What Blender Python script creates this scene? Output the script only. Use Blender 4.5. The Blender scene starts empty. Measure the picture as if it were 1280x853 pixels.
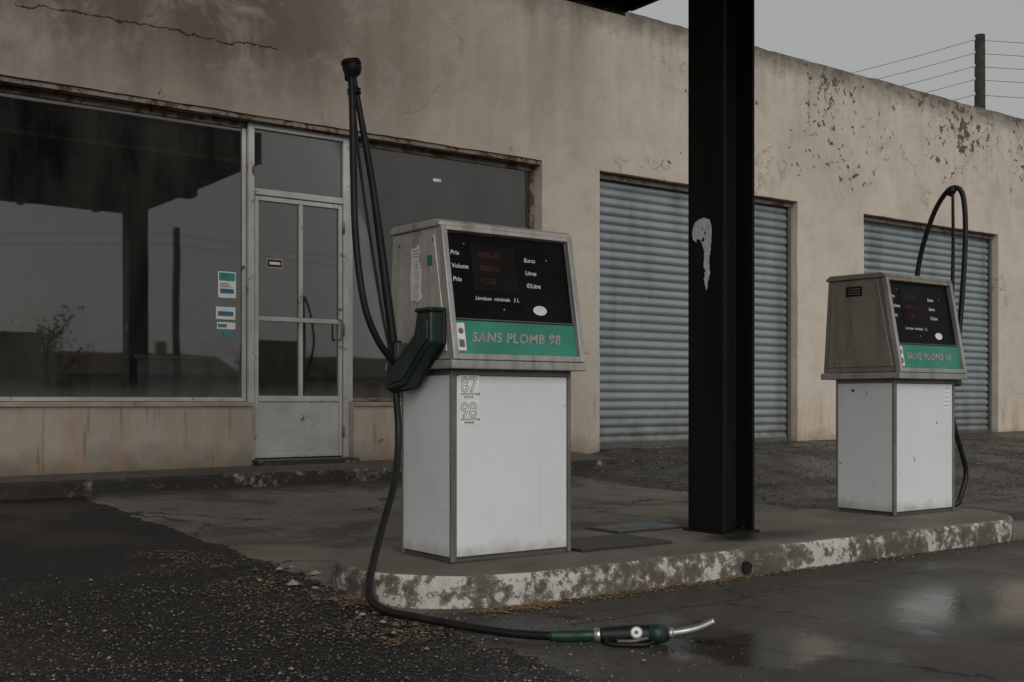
import bpy, math, random
from mathutils import Vector, Matrix, noise as mnoise
random.seed(7)
S=bpy.context.scene
R=math.radians
COL=S.collection

# ------------------------------------------------------------ node helpers
class NT:
    def __init__(s,name):
        s.mat=bpy.data.materials.new(name); s.mat.use_nodes=True
        s.t=s.mat.node_tree; s.b=s.t.nodes['Principled BSDF']; s.out=s.t.nodes['Material Output']
        s.pos=s.t.nodes.new('ShaderNodeNewGeometry')
        s.P=s.pos.outputs['Position']
        s._sep=None
    def set(s,inp,v):
        if isinstance(v,bpy.types.NodeSocket): s.t.links.new(v,inp)
        elif v is not None:
            if isinstance(v,(tuple,list)) and len(v)==3 and len(inp.default_value)==4: v=(*v,1)
            inp.default_value=v
    @property
    def xyz(s):
        if not s._sep:
            n=s.t.nodes.new('ShaderNodeSeparateXYZ'); s.set(n.inputs[0],s.P); s._sep=n.outputs
        return s._sep
    def scale(s,v,vec=None):
        n=s.t.nodes.new('ShaderNodeVectorMath'); n.operation='MULTIPLY'
        s.set(n.inputs[0],vec or s.P); s.set(n.inputs[1],v); return n.outputs[0]
    def noise(s,sc,det=4,rough=.55,vec=None,dist=0,col=False):
        n=s.t.nodes.new('ShaderNodeTexNoise'); s.set(n.inputs['Vector'],vec or s.P)
        n.inputs['Scale'].default_value=sc; n.inputs['Detail'].default_value=min(det,5)
        n.inputs['Roughness'].default_value=rough; n.inputs['Distortion'].default_value=dist
        return n.outputs['Color' if col else 'Fac']
    def voro(s,sc,feat='F1',vec=None,out='Distance',rand=1):
        n=s.t.nodes.new('ShaderNodeTexVoronoi'); n.feature=feat; s.set(n.inputs['Vector'],vec or s.P)
        n.inputs['Scale'].default_value=sc; n.inputs['Randomness'].default_value=rand
        return n.outputs[out]
    def m(s,op,a,b=None,c=None,clamp=False):
        n=s.t.nodes.new('ShaderNodeMath'); n.operation=op; n.use_clamp=clamp
        s.set(n.inputs[0],a)
        if b is not None: s.set(n.inputs[1],b)
        if c is not None: s.set(n.inputs[2],c)
        return n.outputs[0]
    def rng(s,v,a,b,c=0,d=1):
        n=s.t.nodes.new('ShaderNodeMapRange'); s.set(n.inputs[0],v)
        for i,k in enumerate((a,b,c,d)): s.set(n.inputs[i+1],k)
        return n.outputs[0]
    def mix(s,f,a,b,mode='MIX'):
        n=s.t.nodes.new('ShaderNodeMix'); n.data_type='RGBA'; n.blend_type=mode
        s.set(n.inputs[0],f); s.set(n.inputs[6],a); s.set(n.inputs[7],b); return n.outputs[2]
    def bump(s,h,st=.3,d=.01,norm=None):
        n=s.t.nodes.new('ShaderNodeBump'); n.inputs['Strength'].default_value=st
        n.inputs['Distance'].default_value=d; s.set(n.inputs['Height'],h)
        if norm: s.set(n.inputs['Normal'],norm)
        return n.outputs[0]
    def fin(s,col=None,rough=None,metal=None,norm=None,spec=None):
        if col is not None: s.set(s.b.inputs['Base Color'],col)
        if rough is not None: s.set(s.b.inputs['Roughness'],rough)
        if metal is not None: s.set(s.b.inputs['Metallic'],metal)
        if norm is not None: s.set(s.b.inputs['Normal'],norm)
        if spec is not None: s.set(s.b.inputs['Specular IOR Level'],spec)
        return s.mat

def simple(name,c,rough=.6,metal=0,var=.35,sc=9,bump=.15,spec=.5,dirt=None,dirtamt=.5):
    n=NT(name)
    f=n.noise(sc,4,.6)
    c2=tuple(k*(1-var) for k in c); c1=tuple(min(1,k*(1+var*.5)) for k in c)
    col=n.mix(n.rng(f,.3,.7),c1,c2)
    if dirt:
        g=n.rng(n.noise(sc*.45,6,.7,dist=.6),.52,.72,0,dirtamt)
        col=n.mix(g,col,dirt)
    return n.fin(col,n.rng(f,.2,.8,max(.03,rough-.12),min(1,rough+.12)),metal,n.bump(n.noise(sc*6,2),bump,.003) if bump else None,spec)

# ---------------------------------------------------------------- materials
def wall_mat():
    n=NT('plaster'); x,y,z=n.xyz[0],n.xyz[1],n.xyz[2]
    big=n.noise(.55,4,.6); med=n.noise(3.2,6,.65)
    c=n.mix(n.rng(big,.3,.7),(.585,.525,.44),(.48,.42,.345))
    c=n.mix(n.rng(med,.45,.75,0,.5),c,(.40,.345,.28))
    # vertical water streaks
    st=n.noise(1,6,.65,vec=n.scale((2.0,2.0,.35)))
    st2=n.noise(1,5,.6,vec=n.scale((9,9,.5)))
    topm=n.m('MULTIPLY',n.rng(z,3.2,5.2,.08,1),n.rng(x,12,5,.35,1))
    f=n.m('MULTIPLY',n.rng(st,.42,.68),topm,clamp=True)
    c=n.mix(n.m('MULTIPLY',f,.65),c,(.17,.13,.095))
    f=n.m('MULTIPLY',n.rng(st2,.50,.75),n.rng(z,3.6,5.3,0,.8),clamp=True)
    c=n.mix(n.m('MULTIPLY',f,.5),c,(.14,.11,.082))
    # brown staining plus canopy shade painted into the colour, canopy side of the facade
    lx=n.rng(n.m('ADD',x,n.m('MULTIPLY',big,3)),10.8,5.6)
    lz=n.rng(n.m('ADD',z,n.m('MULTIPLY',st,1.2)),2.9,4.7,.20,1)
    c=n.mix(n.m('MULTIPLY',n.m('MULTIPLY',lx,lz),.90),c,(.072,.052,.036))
    # mould at coping
    cp=n.m('MULTIPLY',n.rng(n.m('ADD',z,n.m('MULTIPLY',n.noise(5,5,.7),.45)),5.10,5.44),.9)
    c=n.mix(cp,c,(.075,.068,.056))
    # grime at foot, ochre stains below sill
    ft=n.m('MULTIPLY',n.rng(n.m('SUBTRACT',z,n.m('MULTIPLY',med,.35)),.36,.10),.75)
    c=n.mix(ft,c,(.13,.10,.07))
    oc=n.m('MULTIPLY',n.rng(n.noise(1,5,.6,vec=n.scale((5,5,1.0))),.47,.68),n.rng(z,1.05,.75,0,.6))
    c=n.mix(oc,c,(.40,.265,.165))
    oc2=n.m('MULTIPLY',n.rng(n.noise(1,4,.6,vec=n.scale((14,14,1.2))),.6,.72),n.rng(z,1.0,.82,0,.8))
    c=n.mix(oc2,c,(.24,.11,.05))
    # grey mottling where the limewash thinned
    gm=n.m('MULTIPLY',n.rng(n.noise(1.7,6,.7,dist=.6),.50,.68),n.rng(z,2.0,4.2,.15,.55))
    c=n.mix(gm,c,(.33,.30,.26))
    # peeling: small scattered flakes clustered high on the east half
    region=n.m('MULTIPLY',n.rng(x,7.5,12.0,0,.14),n.rng(z,2.9,4.5,0,1))
    pn=n.noise(8.5,6,.68,dist=.35)
    pv=n.noise(1.1,3,.5)
    pm=n.m('GREATER_THAN',n.m('ADD',n.m('ADD',pn,region),n.m('MULTIPLY',n.m('SUBTRACT',pv,.5),.5)),.74)
    c=n.mix(pm,c,n.mix(n.noise(14,3),(.045,.040,.033),(.17,.145,.11)))
    pn2=n.m('GREATER_THAN',n.noise(4.5,6,.7,dist=.3),n.rng(z,1.5,5,.80,.70))
    c=n.mix(n.m('MULTIPLY',pn2,.65),c,(.15,.125,.095))
    # a few hairline cracks
    wv=n.t.nodes.new('ShaderNodeVectorMath'); wv.operation='ADD'
    n.set(wv.inputs[0],n.P); n.set(wv.inputs[1],n.scale((.7,.7,.7),n.noise(1.9,6,.72,col=True)))
    ce=n.voro(.62,'DISTANCE_TO_EDGE',wv.outputs[0])
    cm=n.m('MULTIPLY',n.m('LESS_THAN',ce,.0030),n.m('GREATER_THAN',n.noise(.9,3),.53))
    c=n.mix(n.m('MULTIPLY',cm,.55),c,(.14,.11,.085))
    # long horizontal lintel crack
    dz=n.m('ABSOLUTE',n.m('SUBTRACT',n.m('ADD',z,n.m('MULTIPLY',n.noise(2.4,6,.7),.22)),4.10))
    lc=n.m('MULTIPLY',n.m('LESS_THAN',dz,n.m('MULTIPLY',n.noise(7,4),.013)),n.m('MULTIPLY',n.m('GREATER_THAN',x,2.1),n.m('LESS_THAN',x,4.3)))
    c=n.mix(n.m('MULTIPLY',lc,.9),c,(.02,.016,.012))
    h=n.m('ADD',n.m('MULTIPLY',n.noise(22,5,.6),.5),n.m('MULTIPLY',med,.9))
    h=n.m('SUBTRACT',h,n.m('MULTIPLY',n.m('MAXIMUM',pm,cm),.9))
    h=n.m('SUBTRACT',h,n.m('MULTIPLY',lc,1.5))
    return n.fin(c,.93,0,n.bump(h,.7,.010),.25)

def asphalt_mat():
    n=NT('asphalt'); x,y,z=n.xyz
    w=n.noise(1.5,5); jag=n.m('MULTIPLY',n.m('SUBTRACT',w,.5),.7)
    patch=n.m('MULTIPLY',n.m('LESS_THAN',n.m('ADD',x,jag),2.55),n.m('GREATER_THAN',n.m('ADD',y,jag),5.3))
    v=n.voro(70); vc=n.voro(70,out='Color')
    sepc=n.t.nodes.new('ShaderNodeSeparateColor'); n.set(sepc.inputs[0],vc); rv=sepc.outputs[0]
    stone=n.mix(n.rng(rv,.5,1),(.024,.0205,.017),(.14,.117,.093))
    stone=n.mix(n.rng(v,.22,.5),stone,(.007,.0065,.006))
    sm=n.mix(n.noise(40,5,.7),(.007,.007,.007),(.028,.027,.025))
    c=n.mix(patch,stone,sm)
    c=n.mix(n.rng(n.noise(.8,6,.6),.4,.65,0,.6),c,(.009,.0085,.008))
    back=n.m('MULTIPLY',n.rng(x,6.3,7.3),n.rng(y,4.5,5.2))
    c=n.mix(n.m('MULTIPLY',back,.6),c,n.mix(n.rng(n.noise(3.5,6,.7),.35,.65),(.026,.023,.020),(.15,.13,.105)))
    h=n.m('ADD',n.m('MULTIPLY',n.m('SUBTRACT',1,v),n.m('SUBTRACT',1,n.m('MULTIPLY',patch,.75))),n.noise(14,5,.6))
    rg=n.rng(n.noise(.9,5,.6),.42,.62,.32,.80)
    return n.fin(c,rg,0,n.bump(h,.9,.012),.4)

def concrete_mat():
    n=NT('concrete_slab'); x,y,z=n.xyz
    a=n.noise(.7,6,.65); b=n.noise(5,6,.7); f=n.noise(60,3,.7)
    c=n.mix(n.rng(a,.3,.7),(.215,.188,.153),(.125,.109,.089))
    c=n.mix(n.rng(b,.45,.72,0,.55),c,(.075,.064,.052))
    c=n.mix(n.rng(f,.55,.75,0,.4),c,(.27,.24,.20))
    wetreg=n.rng(n.m('ADD',y,n.m('MULTIPLY',n.m('SUBTRACT',a,.5),1.0)),4.1,3.5)
    c=n.mix(n.m('MULTIPLY',wetreg,.70),c,(.034,.030,.025))
    gut=n.m('MULTIPLY',n.rng(y,3.45,3.60),n.m('LESS_THAN',y,3.9))
    c=n.mix(n.m('MULTIPLY',gut,.6),c,(.022,.017,.013))
    st=n.rng(n.m('ADD',y,n.m('MULTIPLY',b,1.2)),8.6,9.2)
    c=n.mix(n.m('MULTIPLY',st,.8),c,(.03,.027,.023))
    st=n.m('MULTIPLY',n.rng(n.noise(1.2,5,.6,dist=1),.50,.60),.65)
    c=n.mix(st,c,(.045,.039,.033))
    def line(co,v,w):
        return n.m('LESS_THAN',n.m('ABSOLUTE',n.m('SUBTRACT',n.m('ADD',co,n.m('MULTIPLY',n.noise(9,3),.02)),v+.01)),w)
    j=n.m('MAXIMUM',line(y,3.42,.007),line(x,5.35,.006))
    j=n.m('MAXIMUM',j,n.m('MAXIMUM',line(y,6.55,.008),line(x,4.6,.007)))
    wv=n.t.nodes.new('ShaderNodeVectorMath'); wv.operation='ADD'
    n.set(wv.inputs[0],n.P); n.set(wv.inputs[1],n.scale((.6,.6,0),n.noise(1.8,6,.7,col=True)))
    ce=n.m('MULTIPLY',n.m('LESS_THAN',n.voro(.75,'DISTANCE_TO_EDGE',wv.outputs[0]),.0060),n.m('GREATER_THAN',n.noise(.6,2),.46))
    j=n.m('MAXIMUM',j,ce)
    c=n.mix(n.m('MULTIPLY',j,.85),c,(.012,.010,.008))
    pn=n.noise(1.5,6,.66,dist=.6)
    dx=n.m('SUBTRACT',x,4.6); dy=n.m('SUBTRACT',y,2.75)
    dd=n.m('SQRT',n.m('ADD',n.m('MULTIPLY',n.m('MULTIPLY',dx,dx),.30),n.m('MULTIPLY',n.m('MULTIPLY',dy,dy),1.6)))
    pud=n.rng(n.m('ADD',dd,n.m('MULTIPLY',n.m('SUBTRACT',pn,.5),2.3)),.75,.05)
    dx=n.m('SUBTRACT',x,3.1); dy=n.m('SUBTRACT',y,2.9)
    d2=n.m('SQRT',n.m('ADD',n.m('MULTIPLY',dx,dx),n.m('MULTIPLY',dy,dy)))
    pud2=n.rng(n.m('ADD',d2,n.m('MULTIPLY',n.m('SUBTRACT',n.noise(2.2,5),.5),1.3)),.55,.25,0,.75)
    pud=n.m('MAXIMUM',pud,pud2)
    damp=n.m('MULTIPLY',n.rng(pn,.38,.60),wetreg)
    c=n.mix(n.m('MULTIPLY',n.m('MAXIMUM',pud,n.m('MULTIPLY',damp,.6)),.6),c,(.014,.012,.011))
    oil=n.rng(n.m('SQRT',n.m('ADD',n.m('POWER',n.m('SUBTRACT',x,4.0),2),n.m('POWER',n.m('SUBTRACT',y,2.35),2))),.22,.08,0,.9)
    c=n.mix(n.m('MULTIPLY',oil,n.rng(b,.35,.6)),c,(.006,.005,.005))
    r=n.m('SUBTRACT',.84,n.m('MULTIPLY',damp,.42)); r=n.m('SUBTRACT',r,n.m('MULTIPLY',pud,.64)); r=n.m('MAXIMUM',r,.17)
    h=n.m('ADD',n.m('MULTIPLY',b,.8),n.m('MULTIPLY',f,.35)); h=n.m('SUBTRACT',h,n.m('MULTIPLY',j,1))
    h=n.m('MULTIPLY',h,n.m('SUBTRACT',1,n.m('MULTIPLY',pud,.84)))
    return n.fin(c,r,0,n.bump(h,.55,.009),.42)

def kerb_mat(name,paint,top,thr,sidea=(.05,.042,.033),sideb=(.14,.12,.095)):
    n=NT(name); x,y,z=n.xyz
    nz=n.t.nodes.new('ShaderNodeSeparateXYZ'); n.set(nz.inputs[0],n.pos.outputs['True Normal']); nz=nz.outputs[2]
    b=n.noise(4.5,6,.7,dist=.3); f=n.noise(50,3,.7); a=n.noise(1.1,5,.6)
    c=n.mix(n.rng(a,.3,.7),top,tuple(k*.55 for k in top))
    c=n.mix(n.rng(b,.5,.75,0,.6),c,tuple(k*.35 for k in top))
    c=n.mix(n.rng(f,.55,.8,0,.35),c,tuple(k*1.5 for k in top))
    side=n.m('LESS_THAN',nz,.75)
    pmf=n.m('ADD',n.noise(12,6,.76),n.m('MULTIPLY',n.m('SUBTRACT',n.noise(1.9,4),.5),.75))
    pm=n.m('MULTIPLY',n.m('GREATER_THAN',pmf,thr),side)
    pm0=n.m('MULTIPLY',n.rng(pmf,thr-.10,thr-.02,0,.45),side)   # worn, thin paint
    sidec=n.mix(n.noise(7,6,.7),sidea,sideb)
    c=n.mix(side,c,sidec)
    c=n.mix(pm0,c,tuple(k*.62 for k in paint))
    c=n.mix(n.m('MULTIPLY',pm,n.rng(f,.2,.6,.6,1)),c,paint)
    o=n.m('SQRT',n.m('ADD',n.m('POWER',n.m('SUBTRACT',x,4.72),2),n.m('MULTIPLY',n.m('POWER',n.m('SUBTRACT',y,4.18),2),4)))
    o=n.rng(n.m('ADD',o,n.m('MULTIPLY',b,.4)),.66,.42,0,.88)
    c=n.mix(n.m('MULTIPLY',o,n.m('SUBTRACT',1,side)),c,(.010,.008,.007))
    h=n.m('ADD',n.m('ADD',b,n.m('MULTIPLY',f,.5)),n.m('MULTIPLY',pm,.4))
    rr=n.m('SUBTRACT',n.rng(a,.35,.6,.55,.9),n.m('MULTIPLY',o,.25))
    return n.fin(c,rr,0,n.bump(h,.7,.010),.35)

def glass_mat(name,ior=2.0,dirt=.06,tint=(.70,.72,.71)):
    n=NT(name); t=n.t; t.nodes.remove(n.b)
    tr=t.nodes.new('ShaderNodeBsdfTransparent'); tr.inputs[0].default_value=(*tint,1)
    gl=t.nodes.new('ShaderNodeBsdfGlossy'); gl.inputs['Roughness'].default_value=.02
    gl.inputs['Color'].default_value=(.95,.94,.92,1)
    n.set(gl.inputs['Normal'],n.bump(n.noise(.9,2),.04,.02))
    fr=t.nodes.new('ShaderNodeFresnel'); fr.inputs[0].default_value=ior
    m1=t.nodes.new('ShaderNodeMixShader'); n.set(m1.inputs[0],fr.outputs[0]); n.set(m1.inputs[1],tr.outputs[0]); n.set(m1.inputs[2],gl.outputs[0])
    df=t.nodes.new('ShaderNodeBsdfDiffuse'); df.inputs[0].default_value=(.3,.28,.25,1)
    m2=t.nodes.new('ShaderNodeMixShader')
    d=n.rng(n.noise(1,6,.7,vec=n.scale((3,3,.8))),.35,.75,dirt*.3,dirt*2)
    d=n.m('ADD',d,n.m('MULTIPLY',n.m('GREATER_THAN',n.noise(38,3,.6),.72),.15))
    d=n.m('ADD',d,n.rng(n.m('SUBTRACT',n.xyz[2],n.m('MULTIPLY',n.noise(4,4),.18)),.95,.82,0,.2))
    n.set(m2.inputs[0],d); n.set(m2.inputs[1],m1.outputs[0]); n.set(m2.inputs[2],df.outputs[0])
    t.links.new(m2.outputs[0],n.out.inputs[0]); return n.mat

def white_panel():
    n=NT('white_enamel'); x,y,z=n.xyz
    a=n.noise(1.6,5,.6); b=n.noise(9,6,.7)
    c=n.mix(n.rng(a,.3,.7),(.72,.735,.74),(.64,.655,.66))
    c=n.mix(n.rng(b,.55,.8,0,.35),c,(.50,.49,.46))
    low=n.m('MULTIPLY',n.rng(n.m('SUBTRACT',z,n.m('MULTIPLY',b,.14)),.17,.06),.8)
    c=n.mix(low,c,(.22,.19,.15))
    st=n.m('MULTIPLY',n.rng(n.noise(1,5,.6,vec=n.scale((16,16,.9))),.60,.74),.16)
    c=n.mix(st,c,(.36,.32,.27))
    rs=n.m('GREATER_THAN',n.noise(13,5,.62),.70)
    c=n.mix(n.m('MULTIPLY',rs,.85),c,(.33,.16,.06))
    return n.fin(c,n.rng(a,.3,.7,.32,.5),0,n.bump(n.noise(1.5,2),.12,.02),.4)

def head_metal(name,c1,c2):
    n=NT(name)
    a=n.noise(2.5,6,.65); b=n.noise(26,5,.7); st=n.noise(1,5,.6,vec=n.scale((14,14,1.4)))
    c=n.mix(n.rng(a,.3,.7),c1,c2)
    c=n.mix(n.rng(b,.52,.75,0,.45),c,tuple(k*.45 for k in c2))
    c=n.mix(n.rng(st,.5,.72,0,.5),c,(.09,.075,.058))
    return n.fin(c,n.rng(a,.3,.7,.4,.62),.3,n.bump(b,.1,.002),.5)

def shutter_mat():
    n=NT('shutter_steel'); x,y,z=n.xyz
    a=n.noise(1.2,5,.6); st=n.noise(1,6,.65,vec=n.scale((2,2,.25)))
    sl=n.noise(1,1,.5,vec=n.scale((.15,.1,9.5)))
    c=n.mix(n.rng(a,.3,.7),(.285,.325,.335),(.21,.245,.255))
    c=n.mix(n.rng(sl,.3,.7,0,.35),c,(.32,.36,.365))
    c=n.mix(n.rng(st,.46,.70,0,.65),c,(.10,.10,.095))
    c=n.mix(n.m('MULTIPLY',n.rng(z,.95,.4),n.rng(n.noise(6,6,.7),.35,.65,.1,.85)),c,(.12,.105,.085))
    c=n.mix(n.m('GREATER_THAN',n.noise(16,6,.7),.70),c,(.13,.07,.035))
    return n.fin(c,n.rng(a,.3,.7,.42,.6),.2,n.bump(n.noise(30,3),.1,.002),.5)

def rusty(name,paint,amount=.5):
    n=NT(name); f=n.noise(7,6,.72,dist=.3)
    r=n.mix(n.noise(30,4),(.12,.05,.022),(.05,.028,.018))
    k=n.rng(f,amount,amount+.06)
    return n.fin(n.mix(k,n.mix(n.rng(n.noise(3,5),.3,.7),paint,tuple(q*.65 for q in paint)),r),n.m('ADD',.5,n.m('MULTIPLY',k,.35)),0,n.bump(f,.4,.004),.4)

def black_steel():
    n=NT('black_painted_steel')
    a=n.noise(1,6,.65,vec=n.scale((9,9,.7))); b=n.noise(30,5,.7)
    c=n.mix(n.rng(a,.4,.7),(.005,.005,.005),(.012,.0115,.011))
    c=n.mix(n.m('MULTIPLY',n.m('GREATER_THAN',n.noise(11,6,.7),.71),.5),c,(.04,.036,.031))
    return n.fin(c,n.rng(b,.3,.7,.5,.72),0,n.bump(b,.25,.003),.2)

M={}
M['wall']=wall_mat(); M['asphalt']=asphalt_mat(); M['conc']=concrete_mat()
M['kerb']=kerb_mat('island_concrete',(.50,.475,.425),(.175,.153,.124),.545)
M['kerb2']=kerb_mat('pavement_concrete',(.30,.28,.25),(.13,.115,.095),.64,(.022,.019,.016),(.055,.048,.040))
M['glass']=glass_mat('window_glass'); M['white']=white_panel()
M['head']=head_metal('head_metal',(.60,.57,.515),(.45,.425,.38))
M['head2']=head_metal('head_metal_dull',(.31,.28,.235),(.22,.195,.16))
M['trim']=head_metal('trim_aluminium',(.46,.45,.42),(.29,.28,.255))
M['dtrim']=head_metal('trim_dark',(.15,.14,.125),(.09,.083,.075))
M['post']=head_metal('trim_post',(.24,.23,.21),(.14,.13,.115))
M['shutter']=shutter_mat()
M['doorpaint']=rusty('door_paint',(.54,.54,.51),.62)
M['rust']=rusty('rusty_frame',(.22,.185,.15),.5)
M['sill']=rusty('sill_paint',(.46,.39,.31),.6)
M['plate']=rusty('rusty_plate',(.040,.033,.028),.62)
M['bplate']=simple('steel_plate',(.095,.11,.12),.45,.2)
M['black']=black_steel()
M['rubber']=simple('black_rubber',(.009,.009,.0095),.48,0,.4,12,.15,.35,(.04,.034,.028),.3)
M['plast']=simple('dark_green_plastic',(.008,.024,.018),.40,0,.4,14,.1,.4,(.04,.04,.034),.4)
M['plastn']=simple('green_hose_sleeve',(.010,.042,.028),.40,0,.4,14,.1,.4,(.04,.04,.034),.4)
M['display']=simple('display_black',(.004,.004,.0045),.3,0,.3,5,.02,.10,(.02,.018,.016),.3)
M['lcd']=simple('display_window',(.012,.010,.009),.5,0,.3,9,.02,.1)
M['digit']=simple('display_digits',(.085,.036,.018),.6,0,.7,90,.0,.1)
M['green']=simple('green_panel',(.035,.235,.165),.35,0,.25,5,.05,.4,(.08,.17,.13),.4)
M['pink']=simple('faded_lettering',(.38,.33,.31),.5,0,.45,26,.05)
M['lbl']=simple('white_lettering',(.65,.65,.63),.5,0,.3)
M['stk']=simple('sticker_white',(.80,.79,.77),.5,0,.16,16,.05,.4,(.45,.41,.35),.5)
M['stkg']=simple('sticker_print_grey',(.12,.12,.115),.6,0,.4,30)
M['stkgreen']=simple('sticker_green',(.03,.22,.10),.5)
M['stkblue']=simple('sticker_blue',(.05,.17,.30),.5)
M['stky']=simple('sticker_yellow',(.5,.36,.14),.5)
M['stkt']=simple('sticker_teal',(.04,.26,.26),.5)
M['chrome']=simple('spout_aluminium',(.50,.50,.49),.36,.8,.3,18,.1)
M['gauge']=simple('gauge_white',(.65,.65,.62),.3)
M['patch']=simple('peeled_paint',(.66,.68,.68),.8,0,.25,22,.3)
M['int']=simple('interior_plaster',(.42,.40,.36),.9,0,.3,1.2,0)
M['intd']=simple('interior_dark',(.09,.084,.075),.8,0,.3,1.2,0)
M['film']=simple('window_film',(.24,.27,.285),.85,0,.15,.9,.05,.3,(.19,.20,.20),.5)
M['counter']=simple('counter_laminate',(.66,.70,.72),.6)
M['wood']=simple('pole_wood',(.030,.025,.02),.9,0,.5,5,.5)
M['wire']=simple('wire',(.03,.03,.03),.7,0,.1,9,0)
M['leafdry']=simple('dry_leaf',(.20,.12,.05),.85,0,.6,30,0)
M['leafd2']=simple('dry_leaf_pale',(.28,.20,.11),.85,0,.5,30,0)
M['st1']=simple('gravel_dark',(.035,.03,.026),.6,0,.6,40,0)
M['st2']=simple('gravel_mid',(.11,.092,.073),.7,0,.5,40,0)
M['st3']=simple('gravel_pale',(.29,.26,.215),.8,0,.4,40,0)
M['roofd']=simple('roofing',(.09,.085,.08),.9)
M['tile']=simple('roof_tile',(.10,.065,.05),.9)
M['hwall']=simple('house_render',(.30,.27,.235),.9)
M['bark']=simple('bark',(.05,.042,.034),.95)
M['foli']=simple('foliage',(.035,.045,.022),.9,0,.5,2,0)
M['hole']=simple('drain_dark',(.004,.004,.004),.9)

# ------------------------------------------------------------ mesh helpers
def link(o,parent=None):
    COL.objects.link(o)
    if parent: o.parent=parent
    return o
def empty(name,loc=(0,0,0)):
    e=bpy.data.objects.new(name,None); e.location=loc; e.empty_display_size=.2; COL.objects.link(e); return e
def mobj(name,v,f,mat,parent=None,smooth=False,bevel=0,mi=None):
    me=bpy.data.meshes.new(name); me.from_pydata([tuple(p) for p in v],[],f)
    mats=mat if isinstance(mat,list) else [mat]
    for q in mats: me.materials.append(q)
    if mi: me.polygons.foreach_set('material_index',mi)
    if smooth: me.polygons.foreach_set('use_smooth',[True]*len(f))
    me.validate(); me.update()
    o=bpy.data.objects.new(name,me); link(o,parent)
    if bevel:
        b=o.modifiers.new('bevel','BEVEL'); b.width=bevel; b.segments=2; b.limit_method='ANGLE'; b.angle_limit=R(35)
    return o
BF=[(0,3,2,1),(4,5,6,7),(0,1,5,4),(1,2,6,5),(2,3,7,6),(3,0,4,7)]
def bv(x0,x1,y0,y1,z0,z1):
    return [(x0,y0,z0),(x1,y0,z0),(x1,y1,z0),(x0,y1,z0),(x0,y0,z1),(x1,y0,z1),(x1,y1,z1),(x0,y1,z1)]
def box(name,x0,x1,y0,y1,z0,z1,mat,parent=None,bevel=0):
    return mobj(name,bv(x0,x1,y0,y1,z0,z1),BF,mat,parent,bevel=bevel)
def prism(name,prof,x0,x1,mat,parent=None,bevel=0):
    n=len(prof); v=[(x0,p[0],p[1]) for p in prof]+[(x1,p[0],p[1]) for p in prof]
    f=[tuple(range(n)),tuple(range(2*n-1,n-1,-1))]+[(i,i+n,(i+1)%n+n,(i+1)%n) for i in range(n)]
    o=mobj(name,v,f,mat,parent,bevel=bevel)
    import bmesh
    bm=bmesh.new(); bm.from_mesh(o.data); bmesh.ops.recalc_face_normals(bm,faces=bm.faces); bm.to_mesh(o.data); bm.free()
    return o
def spline(pts,k=8):
    P=[Vector(p) for p in pts]; P=[P[0]*2-P[1]]+P+[P[-1]*2-P[-2]]; out=[]
    for i in range(1,len(P)-2):
        for j in range(k):
            t=j/k; a,b,c,d=P[i-1],P[i],P[i+1],P[i+2]
            out.append(.5*((2*b)+(c-a)*t+(2*a-5*b+4*c-d)*t*t+(3*b-a-3*c+d)*t**3))
    out.append(P[-2]); return out
def tube(name,pts,rad,mat,parent=None,seg=12,k=8,raw=False,ox=1.0):
    P=[Vector(p) for p in pts] if raw else spline(pts,k)
    n=len(P)
    if not isinstance(rad,(list,tuple)): rr=[rad]*n
    else:
        rr=[]
        for i in range(n):
            t=i/(n-1)*(len(rad)-1); a=min(int(t),len(rad)-2); rr.append(rad[a]+(rad[a+1]-rad[a])*(t-a))
    v=[];f=[]
    T=(P[1]-P[0]).normalized(); N=T.orthogonal().normalized()
    for i in range(n):
        T2=(P[min(i+1,n-1)]-P[max(i-1,0)]).normalized()
        q=T.rotation_difference(T2); N=(q@N).normalized(); T=T2; B=T.cross(N)
        for s in range(seg):
            a=2*math.pi*s/seg; v.append(P[i]+(N*math.cos(a)+B*math.sin(a)*ox)*rr[i])
    for i in range(n-1):
        for s in range(seg):
            f.append((i*seg+s,i*seg+(s+1)%seg,(i+1)*seg+(s+1)%seg,(i+1)*seg+s))
    f.append(tuple(range(seg-1,-1,-1))); f.append(tuple((n-1)*seg+s for s in range(seg)))
    o=mobj(name,v,f,mat,parent,smooth=True)
    o.data.polygons[-1].use_smooth=False; o.data.polygons[-2].use_smooth=False
    return o
def text(name,s,size,mat,mtx,parent=None,shear=0,off=0,align='LEFT',sx=1,sp=1):
    c=bpy.data.curves.new(name,'FONT'); c.body=s; c.size=size; c.shear=shear; c.offset=off; c.align_x=align; c.resolution_u=3; c.space_character=sp
    o=bpy.data.objects.new(name+'_t',c); COL.objects.link(o)
    bpy.context.view_layer.update()
    me=bpy.data.meshes.new_from_object(o.evaluated_get(bpy.context.evaluated_depsgraph_get()))
    bpy.data.objects.remove(o)
    me.transform(mtx@Matrix.Diagonal((sx,1,1,1))); me.materials.clear(); me.materials.append(mat); me.name=name
    return link(bpy.data.objects.new(name,me),parent)
def disc(name,c,u,v,r1,r2,mat,parent=None,n=24,th=.003):
    c=Vector(c);u=Vector(u);v=Vector(v);w=u.cross(v)
    a=[c+u*math.cos(2*math.pi*i/n)*r1+v*math.sin(2*math.pi*i/n)*r2 for i in range(n)]
    b=[p+w*th for p in a]
    f=[tuple(range(n-1,-1,-1)),tuple(range(n,2*n))]+[(i,(i+1)%n,(i+1)%n+n,i+n) for i in range(n)]
    return mobj(name,a+b,f,mat,parent)

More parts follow.
